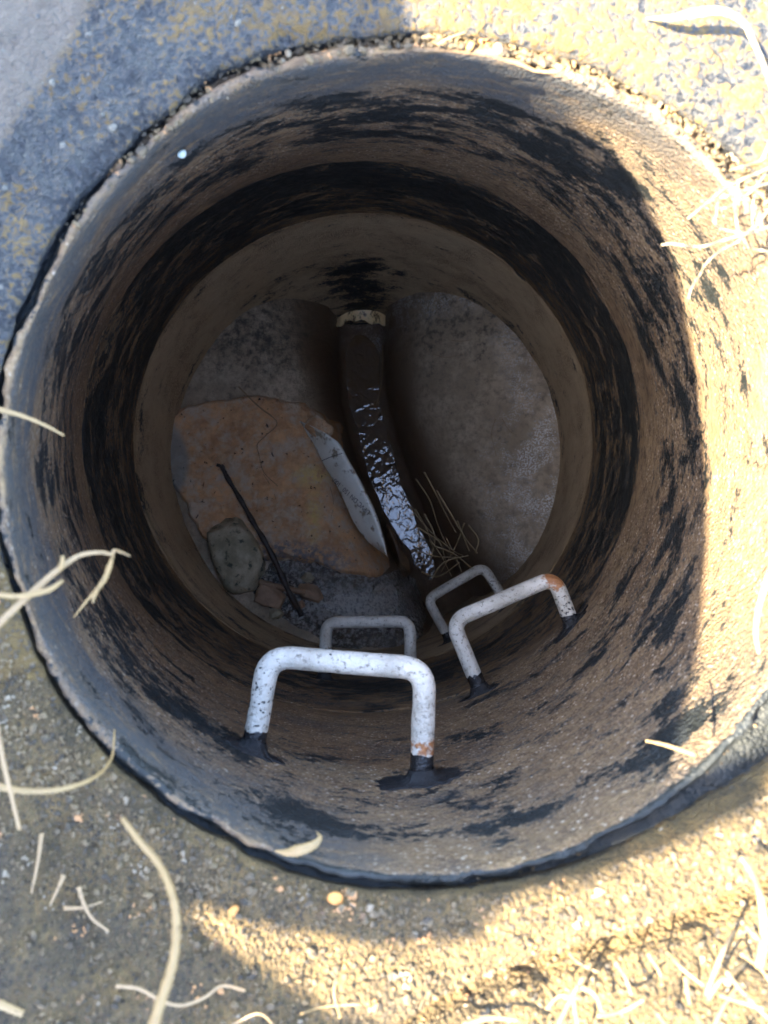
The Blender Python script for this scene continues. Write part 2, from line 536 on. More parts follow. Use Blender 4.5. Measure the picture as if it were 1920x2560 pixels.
def wall_attrs(TH, Zr, OF=None):
    pts = np.stack([np.cos(TH) * .4, np.sin(TH) * .4, Zr], 1)
    v = fbm(pts, 5, 3, seed=3)
    v2 = fbm(pts * np.array([1, 1, 2.0]), 9, 3, seed=9)
    d = -Zr
    near = 1 - smooth(0.5, 1.25, angd(TH, math.radians(-82)))         # the side with the step irons
    right = 1 - smooth(0.4, 1.0, angd(TH, math.radians(5)))
    tar = np.full_like(TH, 0.16)
    tar += 0.33 * smooth(.06, .14, d + .03 * v) * (1 - smooth(.36, .44, d + .05 * v)) * (1 - .75 * near)
    tar -= 0.14 * smooth(.42, .47, d) * (1 - smooth(.50, .55, d)) * (1 - near)
    tar += 0.44 * smooth(.53, .57, d + .02 * v) * (1 - smooth(.90, .97, d + .05 * v2)) * (1 - .40 * near)
    tar -= 0.10 * smooth(.95, 1.0, d)
    tar += .09 * near * (1 - smooth(.30, .42, d)) * smooth(-.25, .35, fbm(pts, 13, 3, seed=15)) + .05 * near
    tar += .40 * smooth(.955, .975, d) * (1 - smooth(1.0, 1.10, d + .06 * v2)) * smooth(-.05, .3, fbm(pts, 8, 3, seed=17))
    tar -= 0.08 * near
    tar += .62 * np.exp(-(angd(TH, math.radians(93)) / .20) ** 2) * smooth(1.20, 1.34, d + .05 * v2)
    tar += .34 * smooth(1.22, 1.30, d + .05 * v) * (1 - smooth(1.33, 1.42, d)) * smooth(-.3, .4, v2)
    tar += .10 * v
    for th, z, sa, sz, w in BLOBS:
        tar += w * np.exp(-(angd(TH, th) * .35 / sa) ** 2 - ((Zr - z) / sz) ** 2)
    film = (1 - smooth(.05, .13, d + .08 * v2)) * (1 - .85 * near) + .40 * near * smooth(.15, .5, v2)
    upr = np.exp(-(angd(TH, math.radians(40)) / .38) ** 2) * (1 - smooth(.16, .3, d + .05 * v))
    film = np.maximum(film * (1 - .9 * right), .3 * upr)
    tar += .16 * upr - .24 * right * (1 - smooth(.22, .3, d)) + .10 * np.exp(-(angd(TH, math.radians(-38)) / .3) ** 2) * (1 - smooth(.15, .25, d))  # bitumen thinned at right: sunlit brightness partly put into the colour
    tar += .12 * np.exp(-(angd(TH, math.radians(-135)) / .4) ** 2) * (1 - smooth(.1, .22, d))
    lowleft = 1 - smooth(.35, .75, angd(TH, math.radians(-132)))
    film += .7 * lowleft * (1 - smooth(.08, .16, d + .07 * v2))
    bare = (1 - smooth(.4, .6, d)) * (.45 + .45 * near * smooth(.03, .12, d)) + .22
    if OF is not None:
        lip = smooth(.0006, .003, OF) * (d < .1)
        ll = smooth(.0060, .0075, OF)                                   # the tarred joint behind the lip
        lr = 1 - smooth(.7, .95, angd(TH, math.radians(-62)))  # lower right ledge: tar spots, laid on heavier to stand in for shadow
        tar = tar * (1 - lip) + lip * (.26 + .55 * ll * (1 - smooth(1.1, 1.5, angd(TH, math.radians(-150)))) + .80 * lr * (1 - smooth(.030, .06, OF) * 0) + .12 * v2)
        film = film * (1 - lip) + lip * .45 * smooth(-.2, .4, v2)
        bare = bare * (1 - lip) + lip * .35
    film = film - .0
    return dict(clean=smooth(.95, 1.0, d), tar=np.clip(tar, -.2, 1), film=np.clip(film, 0, 1), bare=np.clip(bare, 0, 1))


def ring_mesh(name, prof_pts, parent, nth=420, amp=.0025, seed=1):
    """prof_pts: list of (z, outward offset)"""
    zs = np.array([p[0] for p in prof_pts]); of = np.array([p[1] for p in prof_pts])
    th = np.linspace(-math.pi, math.pi, nth, endpoint=False)
    TH = np.tile(th, len(zs)); ZZ = np.repeat(zs, nth); OF = np.repeat(of, nth)
    cx, cy, r = prof(np.minimum(ZZ, 0))
    base = np.stack([np.cos(TH) * .4, np.sin(TH) * .4, ZZ], 1)
    rr = r + OF + amp * fbm(base * np.array([1, 1, 1.5]), 14, 4, seed=seed) + amp * 1.6 * fbm(base, 4, 2, seed=seed + 5)
    if name == 'cone_section':
        lipw = smooth(.0003, .004, OF) * (OF < .03)
        rr = rr + lipw * (.0055 * fbm(base, 16, 4, rough=.65, seed=77) + .003 * fbm(base, 60, 3, seed=78))
    zz = ZZ + 0.0012 * fbm(base, 60, 3, seed=seed + 8)
    if name == 'cone_section':
        zz = zz + lipw * (.006 * fbm(base, 13, 4, rough=.65, seed=79) + .0016 * fbm(base, 80, 2, seed=80))
    V = np.stack([cx + rr * np.cos(TH), cy + rr * np.sin(TH), zz], 1)
    return mesh_ob(name, V, grid_faces(len(zs), nth, True), M_WALL, parent, wall_attrs(TH, ZZ, OF if name == 'cone_section' else None))


manhole = empty('manhole', (-.07, .26, -1.75))
tag(manhole, 'deep round concrete manhole shaft stained with black bitumen', 'manhole')


def edge(z0, z1, n, lip=.004):
    zs = list(np.linspace(z0 - lip, z1 + lip, n))
    return [(z0, .03), (z0, .006), (z0 - lip * .3, .0015)] + [(z, 0) for z in zs] + [(z1 + lip * .3, .0015), (z1, .006), (z1, .03)]


# cone: rounded lip at the top and the flat top of the wall going back under the slab
cone_pts = [(-.06, .12), (-.013, .12), (-.011, .06), (-.009, .04), (-.008, .028), (-.008, .020), (-.009, .016), (-.010, .0125), (-.011, .0105), (-.009, .0090), (-.004, .0078), (-.001, .0066), (0.000, .0045), (-.0008, .0025), (-.003, .0012), (-.007, .0004)]
cone_pts += [(z, 0) for z in np.linspace(-.012, -.546, 190)] + [(-.551, .001), (-.5535, .006), (-.5535, .03)]
cone_o = ring_mesh('cone_section', cone_pts, manhole, seed=1)
riser_o = ring_mesh('riser_ring', [(z, o + .003) for z, o in edge(-.5565, -.9635, 120)], manhole, seed=21)
base_o = ring_mesh('base_ring', [(z, o + .005) for z, o in edge(-.9665, -1.95, 150)], manhole, seed=41)

from mathutils.bvhtree import BVHTree
_bv, _bf = [], []
for o_ in (cone_o, riser_o, base_o):
    k_ = len(_bv)
    _bv += [v.co.copy() for v in o_.data.vertices]
    _bf += [tuple(i + k_ for i in p_.vertices) for p_ in o_.data.polygons]
WALL_BVH = BVHTree.FromPolygons(_bv, _bf)

# ------------------------------------------------------------------ floor: benching and channel
CH = [Vector(p) for p in [(-.10, .78), (-.100, .60), (-.090, .483), (-.053, .34), (.000, .186), (.074, .031), (.157, -.112), (.215, -.22)]]
CHP = [p.to_2d() for p in catmull([(p.x, p.y, 0) for p in CH], 10)]
CH_A = np.array(CHP)


def chan(X, Y):
    """signed distance to the channel's centre line (negative left of the flow) and position along it"""
    pts = np.stack([X, Y], 1)
    best = np.full(len(X), 9.0); sg = np.zeros(len(X)); al = np.zeros(len(X))
    L = 0
    for a, b in zip(CH_A[:-1], CH_A[1:]):
        e = b - a; l = np.hypot(*e)
        t = np.clip(((pts - a) @ e) / (l * l), 0, 1)
        q = pts - (a + t[:, None] * e)
        dd = np.hypot(q[:, 0], q[:, 1])
        m = dd < best
        best[m] = dd[m]
        cr = e[0] * q[:, 1] - e[1] * q[:, 0]
        sg[m] = np.where(cr[m] > 0, 1, -1)          # travelling down the picture: left of travel is picture right
        al[m] = (L + t * l)[m]
        L += l
    return best * sg, al


AX_Z, CH_R = -1.72, .075


def bench_z(X, Y):
    X = np.atleast_1d(np.asarray(X, float)); Y = np.atleast_1d(np.asarray(Y, float))
    s, al = chan(X, Y)
    a = np.abs(s)
    k = np.where(s > 0, .085, .040)
    farend = 1 - smooth(.0, .26, al)                 # by the inlet both banks slope gently
    k = k * (1 - farend) + .12 * farend
    bank = -1.345 - (.29) * np.exp(-np.maximum(a - CH_R, 0) / k)
    groove = AX_Z - np.sqrt(np.maximum(CH_R ** 2 - np.minimum(a, CH_R) ** 2, 0)) + .0
    w = smooth(CH_R - .004, CH_R + .006, a)
    z = groove * (1 - w) + bank * w
    p = np.stack([X, Y, np.zeros_like(X)], 1)
    z = z + .014 * fbm(p, 6, 3, seed=5) + (.006 * fbm(p, 32, 4, rough=.6, seed=6)) * smooth(.07, .1, a)
    rr = np.hypot(X + .07, Y - .262)
    z = z + .03 * smooth(.36, .47, rr)
    return z


n_r, n_t = 150, 300
rs = np.linspace(0.002, .475, n_r); ths = np.linspace(0, 2 * math.pi, n_t, endpoint=False)
Rr, Tt = np.repeat(rs, n_t), np.tile(ths, n_r)
X, Y = -.07 + Rr * np.cos(Tt), .262 + Rr * np.sin(Tt)
Zb = bench_z(X, Y)
s_, al_ = chan(X, Y)
pp = np.stack([X, Y, Zb], 1)
vv = fbm(pp, 7, 3, seed=13)
slime = 1 - smooth(.085, .19, np.abs(s_) + .04 * vv)
far = smooth(.45, .62, Y + .05 * vv)
pale = smooth(.16, .34, X - .25 * np.maximum(Y - .25, 0) + .07 * vv) * smooth(.10, .2, np.abs(s_))
pale = np.maximum(pale, .55 * smooth(.6, .68, Y) * smooth(-.25, .05, X) * (1 - smooth(.2, .32, X)))
dark = .9 * np.exp(-((X - .13) / .09) ** 2 - ((Y + .03) / .09) ** 2) + .5 * np.exp(-((X + .33) / .2) ** 2 - ((Y - .52) / .07) ** 2) + .45 * far
bench = mesh_ob('benching', pp, grid_faces(n_r, n_t, True), M_BENCH, manhole, dict(slime=slime, pale=np.clip(pale, 0, 1), dark=np.clip(dark, 0, 1)))

# water in the channel
wv, wa = [], []
cols = 15
wl_ = 0.0
for i, p in enumerate(CH_A):
    if i: wl_ += float(np.hypot(*(CH_A[i] - CH_A[i - 1])))
    t = CH_A[min(i + 1, len(CH_A) - 1)] - CH_A[max(i - 1, 0)]
    t = t / np.hypot(*t); nrm = np.array([-t[1], t[0]])
    for j in range(cols):
        q = p + nrm * (j / (cols - 1) - .5) * .128
        wv.append((q[0], q[1], -1.768 - .032 * wl_))
water = mesh_ob('water', wv, grid_faces(len(CH_A), cols), M_WATER)
tag(water, kind='structure')

# inlet pipe in the far wall
inlet = empty('inlet_pipe', (-.10, .70, AX_Z))
tag(inlet, 'stained pale plastic pipe end opening into the channel at the far wall', 'pipe')
V, Fc = [], []
NS = 40
for yy, rr in ((.80, .080), (.700, .080), (.6995, .0785), (.6995, .0755), (.701, .074), (.80, .074)):
    for j in range(NS):
        a = 2 * math.pi * j / NS
        V.append((-.100 + rr * math.cos(a), yy + .008 * math.sin(a * 7) * math.sin(a * 3 + 1), AX_Z + rr * math.sin(a)))
nst = NT('stained_pvc')
cc = nst.mix(nst.step(nst.noise(1, 5, 0.7, nst.pos((42, 20, 8))), 0.52, 0.62), (0.84, 0.60, 0.30), (0.10, 0.045, 0.02))
M_SPVC = nst.done(cc, 0.45)
mesh_ob('pipe_wall', V, grid_faces(6, NS, True), M_SPVC, inlet)


# ------------------------------------------------------------------ ground slab round the hole
def slab_edge(th):
    """how far the slab's inner edge is set back from the shaft, by bearing in degrees"""
    k = [-180, -159, -150, -137, -126, -115, -111, -106, -89, -77, -68, -59, -52, -44, -35, -15, 0, 20, 45, 65, 74, 82, 91, 101, 110, 120, 126, 136, 146, 154, 163, 180]
    v = [.011, .012, .0125, .013, .013, .011, .013, .012, .010, .011, .012, .013, .015, .022, .034, .036, .030, .024, .016, .012, .010, .012, .014, .016, .018, .018, .013, .011, .011, .012, .013, .011]
    return np.interp(np.degrees(th), k, v)


def slab_h(th):
    k = [-180, -120, -90, -75, -60, -50, -30, -10, 15, 50, 90, 130, 180]
    v = [.006, .008, .012, .019, .030, .035, .036, .024, .010, .008, .008, .007, .006]
    return np.interp(np.degrees(th), k, v)


nth = 760
th = np.linspace(-math.pi, math.pi, nth, endpoint=False)
rim = np.stack([np.cos(th) * .28, np.sin(th) * .28, th * 0], 1)
jag = .0030 * fbm(rim, 30, 4, rough=.65, seed=31) + .003 * fbm(rim, 8, 2, seed=33)
Rin = prof(0)[2] + slab_edge(th) + jag
Hin = slab_h(th)
steps = list(np.linspace(0, .36, 105)) + list(.36 + np.geomspace(.01, 25, 40))
V, tarA, sandA, dirtA, cornA = [], [], [], [], []
rows = []
cx0, cy0 = float(prof(0)[0]), float(prof(0)[1])


def top_h(TH, RO, X, Y):
    p = np.stack([X, Y, 0 * X], 1)
    h = slab_h(TH)
    near_s = smooth(.10, .30, -Y)                               # raised rough collar on the near side
    z = h + .005 * fbm(p, 8, 3, seed=51) + .0045 * fbm(p, 45, 4, rough=.62, seed=52) + .0018 * fbm(p, 130, 2, seed=53)
    z = z + near_s * (.003 * fbm(p, 28, 4, rough=.62, seed=55) + .0022 * fbm(p, 110, 3, seed=57))
    z = z + near_s * .30 * np.clip(RO - .04, 0, .25)
    # the groove between collar and soil on the near side
    g = np.abs((X - .027) * -.383 + (Y + .26) * .923 + .004 * fbm(p, 12, 3, seed=59))
    z = z - .013 * np.exp(-(g / .005) ** 2) * smooth(-.03, .03, X) * (Y < -.05)
    z = z - (1 - smooth(0, .010, RO)) * .004 * (1 + 1.2 * fbm(p, 60, 3, seed=58))
    return z


def slab_masks(TH, RO, X, Y):
    p = np.stack([X, Y, 0 * X], 1)
    v = fbm(p, 7, 3, seed=61)
    deg = np.degrees(TH)
    upleft = np.exp(-(angd(TH, math.radians(138)) / .85) ** 2)
    upright = np.exp(-(angd(TH, math.radians(52)) / .5) ** 2)
    corner = smooth(.352, .364, -.85 * X + .52 * Y + .006 * v) * (RO < .4)
    tar = .14 + .55 * upleft + .46 * upright - .08 * smooth(.0, .2, X) + .08 * v
    nearw = smooth(.02, .14, -Y + .05 * v)
    tar = tar * (1 - nearw) + nearw * (-.05)
    tar = tar * (1 - .85 * corner)
    sand = nearw * smooth(-.02, .05, RO + .02 * v + .02)
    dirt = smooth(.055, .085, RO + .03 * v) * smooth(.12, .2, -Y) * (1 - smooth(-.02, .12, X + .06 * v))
    return tar, sand, dirt, corner


# inner face, then the top
for zf, ro in ((-.03, .004), (-.006, .003)):
    Xr = cx0 + (Rin + ro) * np.cos(th); Yr = cy0 + (Rin + ro) * np.sin(th)
    V.append(np.stack([Xr, Yr, np.full(nth, zf)], 1))
    a, b, c, d_ = slab_masks(th, 0 * th, Xr, Yr); cornA.append(d_)
    tarA.append(a + .25); sandA.append(b); dirtA.append(c)
for ro in steps:
    Xr = cx0 + (Rin + ro) * np.cos(th); Yr = cy0 + (Rin + ro) * np.sin(th)
    RO = np.full(nth, ro)
    V.append(np.stack([Xr, Yr, top_h(th, RO, Xr, Yr)], 1))
    a, b, c, d_ = slab_masks(th, RO, Xr, Yr); cornA.append(d_)
    tarA.append(a); sandA.append(b); dirtA.append(c)
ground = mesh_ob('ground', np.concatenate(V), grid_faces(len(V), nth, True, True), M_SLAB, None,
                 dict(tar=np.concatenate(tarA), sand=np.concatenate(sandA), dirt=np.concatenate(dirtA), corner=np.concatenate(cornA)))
tag(ground, kind='structure')


def ground_z(x, y):
    t = math.atan2(y - cy0, x - cx0)
    rr = math.hypot(x - cx0, y - cy0)
    ri = float(np.interp(t, th, Rin, period=2 * math.pi))
    if rr < ri: return 0.001
    return float(top_h(np.array([t]), np.array([rr - ri]), np.array([x]), np.array([y]))[0])


# ------------------------------------------------------------------ added unseen shadow caster: stands in for a person, cut to the wanted shadow
SH = [(1010, -500), (1015, 0), (1035, 90), (1249, 173), (1350, 250), (1367, 424), (1338, 700), (1343, 1062), (1400, 1407),
      (1507, 1743), (1600, 1922), (1650, 1968), (1780, 1925), (1930, 1870), (1960, 1945), (1780, 2035), (1630, 2100), (1480, 2170), (1310, 2205), (1200, 2350), (960, 2375), (700, 2330), (470, 2262),
      (520, 2330), (700, 2445), (830, 2520), (990, 2560), (1000, 2900)]
sil = []
XP = -.74
for px, py in SH:
    zg = 0.0
    for _ in range(4):
        q = P(px, py, zg)
        zg = ground_z(q.x, q.y)
    q = P(px, py, zg)
    lam = (q.x - XP) / T.x
    q = q - T * lam
    sil.append((q.y, q.z))
ylo, yhi = sil[-1][0], sil[0][0]
poly = [(yhi, -.3)] + sil + [(ylo, -.3)]
bm = bmesh.new()
fr = [bm.verts.new((XP, y, z)) for y, z in poly]
bk = [bm.verts.new((XP - T.x * .11, y - T.y * .11, z - T.z * .11)) for y, z in poly]
from mathutils.geometry import tessellate_polygon
for a_, b_, c_ in tessellate_polygon([[Vector((y, z, 0)) for y, z in poly]]):
    bm.faces.new((fr[a_], fr[b_], fr[c_])); bm.faces.new((bk[c_], bk[b_], bk[a_]))
for i in range(len(poly)):
    j = (i + 1) % len(poly)
    bm.faces.new((fr[j], fr[i], bk[i], bk[j]))
bmesh.ops.recalc_face_normals(bm, faces=bm.faces)
me = bpy.data.meshes.new('shadow_caster'); bm.to_mesh(me); bm.free()
me.materials.append(M_CONC)
so = bpy.data.objects.new('shadow_caster', me); COL.objects.link(so)
tag(so, 'added shadow caster standing upright beside the hole, outside the picture', 'slab')

# ------------------------------------------------------------------ step irons
def splat(name, c, th0, z0, r0, seed, parent, stretch=(1, 1), leg=None, hgt=.022):
    """bitumen daubed round the foot of a leg: flares from the leg on to the wall"""
    V = []
    nA = 72
    rows = [(0.0, hgt), (.05, hgt * .8), (.13, hgt * .45), (.25, hgt * .22), (.45, hgt * .06), (.75, .0006), (1.0, -.0004), (1.04, -.004)]
    an = np.linspace(0, 2 * math.pi, nA, endpoint=False)
    q = np.stack([np.cos(an), np.sin(an), an * 0], 1)
    rad = r0 * (1.08 + .62 * fbm(q, 1.7, 5, rough=.7, seed=seed))
    for f, hh in rows:
        for a, rr in zip(an, rad):
            r = .0112 + (rr - .0112) * f
            if f == 0: r = .0112
            st = 1 if f < .3 else 1 + (f - .3)
            ds, dz = math.cos(a) * r * (1 + (stretch[0] - 1) * f), math.sin(a) * r * (1 + (stretch[1] - 1) * f)
            R_ = float(prof(z0)[2])
            w = on_wall(th0 + ds / R_, z0 + dz, 0.0)
            cxx, cyy, _ = prof(z0 + dz)
            inw = Vector((float(cxx) - w.x, float(cyy) - w.y, 0)).normalized()
            if leg is not None:
                inw = inw.lerp(leg, 1 - f).normalized()
            c0 = Vector((float(cxx), float(cyy), w.z))
            hit_ = WALL_BVH.ray_cast(c0, (w - c0).normalized())[0]
            if hit_ is not None: w = hit_
            V.append(w + inw * (hh + .0008 * (f > .2)))
    o = mesh_ob(name, V, grid_faces(len(rows), nA, True), M_TAR, parent)
    return o


def step_iron(label, z, cl, cr, fl, frt, seed, rust_at=None, rust_foot=None, chip=None, dirt=0.0, pale=0):
    A, B, C_, D_ = [P(*q, z) for q in (fl, cl, cr, frt)]
    e = empty('step_iron', (A + D_) / 2)
    tag(e, label, 'step iron', 'step irons set in the near wall of the shaft')

    def ext(p, q):
        d = (p - q).normalized()
        return p + d * .035
    A2, D2 = ext(A, B), ext(D_, C_)
    rb = .021
    pts = []
    cn = [A2, B, C_, D2]
    pts.append(A2)
    n1 = 14
    for i in range(1, n1): pts.append(A2.lerp(B + (A2 - B).normalized() * rb, i / n1))

    def bend(p, q, s):
        a = q + (p - q).normalized() * rb
        c = q + (s - q).normalized() * rb
        return [(a * (1 - t) ** 2 + q * 2 * t * (1 - t) + c * t * t) for t in np.linspace(0, 1, 8)]
    pts += bend(A2, B, C_)
    b0, b1 = pts[-1], C_ + (B - C_).normalized() * rb
    for i in range(1, 22): pts.append(b0.lerp(b1, i / 22))
    pts += bend(B, C_, D2)
    l0 = pts[-1]
    for i in range(1, n1 + 1): pts.append(l0.lerp(D2, i / n1))
    pts = [Vector(p) for p in pts]
    wob = fbm(np.array(pts), 18, 2, seed=seed)
    for p, w in zip(pts, wob): p.z += .0016 * w
    V, Fc = tube_data(pts, .0104, 20)
    V = [Vector(v) for v in V]
    nz = fbm(np.array(V), 55, 3, seed=seed + 2)
    nz2 = fbm(np.array(V), 150, 2, seed=seed + 4)
    for i, v in enumerate(V):
        c = pts[i // 20]
        dd = (v - c)
        V[i] = c + dd * (1 + .05 * nz[i] + .025 * nz2[i])
    Va = np.array(V)
    dA = np.linalg.norm(Va - np.array(A), axis=1); dD = np.linalg.norm(Va - np.array(D_), axis=1)
    tarr = np.maximum(1 - smooth(.010, .026, dA), 1 - smooth(.010, .026, dD))
    rust = np.zeros(len(Va))
    if rust_at is not None:
        rust += .75 * np.exp(-(np.linalg.norm(Va - np.array(P(*rust_at, z)), axis=1) / .020) ** 2)
    if rust_foot is not None:
        rf = np.array(P(*rust_foot, z))
        rust += .85 * np.exp(-(np.linalg.norm(Va - rf, axis=1) / .013) ** 2)
    ch = np.zeros(len(Va))
    if chip is not None:
        ch = np.exp(-(np.linalg.norm(Va - np.array(P(*chip, z)), axis=1) / .03) ** 2)
    mesh_ob('bar', V, Fc, M_IRON, e, dict(tar=tarr, rust=np.clip(rust + .10, 0, 1), chip=ch, dirt=np.full(len(Va), dirt + .10)))
    for k, (ft, kn) in enumerate(((A, B), (D_, C_))):
        cx, cy, r = prof(z)
        t = math.atan2(ft.y - cy, ft.x - cx)
        # the point where the leg's line meets the wall
        d = (ft - kn).normalized()
        q = kn.copy()
        while math.hypot(q.x - cx, q.y - cy) < r: q += d * .001
        t = math.atan2(q.y - cy, q.x - cx)
        splat('tar_daub', q, t, z, (((.020, .027), (.018, .021))[seed == 9][k]) if seed < 20 else .017, seed * 3 + k, e, (1.4, .8), -d, .011)
    return e


step_iron('front white step iron, the nearest and largest, with a rusty ring at its right foot', -.205, (672, 1640), (1063, 1672), (634, 1865), (1054, 1925), 4,
          rust_foot=(1057, 1868), chip=(650, 1750))
step_iron('white step iron set to the right, its far top corner rusted brown', -.505, (1130, 1553), (1386, 1443), (1195, 1712), (1430, 1562), 9,
          rust_at=(1386, 1446), chip=(1410, 1510))
step_iron('small whitish step iron seen behind and below the front one, level bar', -.805, (815, 1556), (1025, 1553), (812, 1692), (1027, 1690), 23, dirt=.06)
step_iron('lowest grey step iron, seen just above the twigs by the channel', -1.105, (1068, 1498), (1208, 1416), (1122, 1596), (1262, 1500), 31, dirt=.10, chip=(1240, 1460))

# ------------------------------------------------------------------ things on the floor
def poly_sd(X, Y, poly):
    """signed distance, positive inside"""
    poly = np.array(poly)
    pts = np.stack([X, Y], 1)
    d = np.full(len(X), 9.0); ins = np.zeros(len(X), bool)
    for a, b in zip(poly, np.roll(poly, -1, 0)):
        e = b - a
        t = np.clip(((pts - a) @ e) / (e @ e), 0, 1)
        q = pts - (a + t[:, None] * e)
        d = np.minimum(d, np.hypot(q[:, 0], q[:, 1]))
        c = ((a[1] > pts[:, 1]) != (b[1] > pts[:, 1])) & (pts[:, 0] < (b[0] - a[0]) * (pts[:, 1] - a[1]) / (b[1] - a[1] + 1e-12) + a[0])
        ins ^= c
    return np.where(ins, d, -d)


def patch(name, poly, mat, thick, parent=None, res=.004, edge_w=.012, rag=.006, attrs_fn=None, relief=.003, seed=70):
    poly = np.array(poly)
    x0, y0 = poly.min(0) - .02; x1, y1 = poly.max(0) + .02
    nx, ny = int((x1 - x0) / res), int((y1 - y0) / res)
    gx, gy = np.meshgrid(np.linspace(x0, x1, nx), np.linspace(y0, y1, ny))
    X, Y = gx.ravel(), gy.ravel()
    p = np.stack([X, Y, 0 * X], 1)
    sd = poly_sd(X, Y, poly) + rag * fbm(p, 30, 4, rough=.6, seed=seed)
    z = bench_z(X, Y) + thick * np.sqrt(smooth(-.004, edge_w, sd)) - .012 * smooth(0, -.006, -sd * -1) * (sd < 0)
    z = z + relief * fbm(p, 25, 5, rough=.6, seed=seed + 3) * smooth(-.002, edge_w, sd)
    z = np.where(sd < 0, z - np.clip(-sd, 0, .01) * 1.2, z)
    keep = sd > -.012
    idx = -np.ones(len(X), int)
    idx[keep] = np.arange(keep.sum())
    F = [tuple(idx[list(f)]) for f in grid_faces(ny, nx) if all(idx[i] >= 0 for i in f)]
    at = {k: v[keep] for k, v in (attrs_fn(X, Y, sd) if attrs_fn else {}).items()}
    return mesh_ob(name, np.stack([X, Y, z], 1)[keep], F, mat, parent, at)


FZ = -1.345
mudp = [(352, 965), (372, 915), (410, 880), (470, 862), (560, 852), (640, 862), (700, 885), (722, 868), (726, 925), (715, 950), (745, 1000), (775, 1060), (806, 1130), (832, 1190), (838, 1225), (815, 1245),
        (740, 1240), (680, 1215), (610, 1205), (560, 1210), (470, 1190), (440, 1160), (410, 1100), (375, 1050), (358, 1010)]
mudw = [D(x, y, FZ + .02).to_2d()[:] for x, y in mudp]


def mud_attrs(X, Y, sd):
    p = np.stack([X, Y, 0 * X], 1)
    v = fbm(p, 12, 3, seed=81)
    o1, o2 = D(672, 1030, FZ), D(680, 1120, FZ)
    dd = np.minimum(np.hypot((X - o1.x) / .05, (Y - o1.y) / .03), np.hypot((X - o2.x) / .022, (Y - o2.y) / .075))
    g0 = D(385, 980, FZ)
    grey = smooth(.0, .4, 1 - np.hypot((X - g0.x) / .045, (Y - g0.y + .03) / .12) + .2 * v)
    w0 = D(620, 1210, FZ)
    wet = smooth(0, .5, 1 - np.hypot((X - w0.x) / .2, (Y - w0.y) / .07) + .3 * v)
    return dict(ochre=np.clip(1.25 - dd + .3 * v, 0, 1), grey=np.clip(grey, 0, 1), wet=np.clip(wet, 0, 1))


mud = patch('mortar_crust', mudw, M_MUD, .026, None, .003, .010, .011, mud_attrs, .011, 70)
tag(mud, 'large rust-brown crust of broken mortar over the left side of the floor', 'mortar')

# exposed plastic pipe on the left bank: curved strip with a thin cut edge
pvc = empty('channel_pipe', D(760, 1080, -1.38))
tag(pvc, 'exposed curved grey plastic pipe side with printed letters beside the mortar crust', 'pipe')
outer = [(640, 905), (675, 955), (700, 1005), (722, 1040), (742, 1080), (765, 1130), (795, 1170), (832, 1198)]
inner = [(700, 935), (728, 958), (745, 990), (768, 1030), (790, 1072), (808, 1112), (822, 1155), (836, 1202)]
oc = catmull([(x, y, 0) for x, y in outer], 8); ic = catmull([(x, y, 0) for x, y in inner], 8)
V = []
NCR = 9
for i, (o, c) in enumerate(zip(oc, ic)):
    a, b = D(o.x, o.y, -1.34), D(c.x, c.y, -1.315)
    for j in range(NCR):
        t = j / (NCR - 1)
        p = a.lerp(b, t)
        p.z += .016 * math.sin(t * math.pi * .62) - .012 * (1 - t) ** 2
        V.append(p)
    inn = (a - b).normalized()
    V.append(b + Vector((-inn.x * .005, -inn.y * .005, .012)))          # cut edge
    V.append(b + Vector((-inn.x * .007, -inn.y * .007, .004)))
    V.append(b + Vector((-inn.x * .004, -inn.y * .004, -.10)))
nc = NCR + 3
pipe_o = mesh_ob('pipe_wall', V, grid_faces(len(oc), nc), M_PVC, pvc)
# joint lines: two thin raised bands over the strip
for k in (14, 27):
    bandV, bandF = [], []
    row0, row1 = V[k * nc:k * nc + NCR], V[(k + 1) * nc:(k + 1) * nc + NCR]
    for r in (.0, .22):
        for p, q in zip(row0, row1):
            bandV.append(p.lerp(q, r) + Vector((0, 0, .0022)))
    mesh_ob('joint_line', bandV, grid_faces(2, NCR), M_INK if k == 14 else M_PVC, pvc)
# print along the strip
fc = bpy.data.curves.new('print', 'FONT')
fc.body = 'UPVC DN 150 . 100'
fc.size = .016
fc.extrude = .0
fo = bpy.data.objects.new('print', fc)
COL.objects.link(fo)
bpy.context.view_layer.update()
dg = bpy.context.evaluated_depsgraph_get()
tm = bpy.data.meshes.new_from_object(fo.evaluated_get(dg))
bpy.data.objects.remove(fo)
ta, tb = D(722, 1032, 0), D(800, 1108, 0)
co = np.array([v.co[:] for v in tm.vertices])
co[:, 0] = co[:, 0] / co[:, 0].max()
from mathutils.bvhtree import BVHTree
bvh = BVHTree.FromPolygons([tuple(v) for v in V], grid_faces(len(oc), nc))
p0, p1 = D(801, 1106, -1.31), D(722, 1030, -1.31)
dirv = (p1 - p0).normalized(); perp = Vector((dirv.y, -dirv.x, 0)).normalized() * -1
Lt = (p1 - p0).length
for i, v in enumerate(tm.vertices):
    q = p0 + dirv * (co[i, 0] * Lt) + perp * co[i, 1]
    hit = bvh.ray_cast(Vector((q.x, q.y, -1.0)), Vector((0, 0, -1)))[0]
    v.co = Vector((q.x, q.y, (hit.z if hit else -1.32) + .0012))
tm.materials.clear(); tm.materials.append(M_INK)
to = bpy.data.objects.new('printed_letters', tm); COL.objects.link(to); to.parent = pvc
to.matrix_parent_inverse = Matrix.Translation(-pvc.location)

# wet sludge
slp = [(590, 1215), (640, 1205), (700, 1215), (760, 1235), (840, 1240), (880, 1230), (905, 1260), (935, 1330), (905, 1395), (820, 1400), (720, 1395), (640, 1350), (560, 1300), (545, 1260)]
slw = [D(x, y, FZ).to_2d()[:] for x, y in slp]


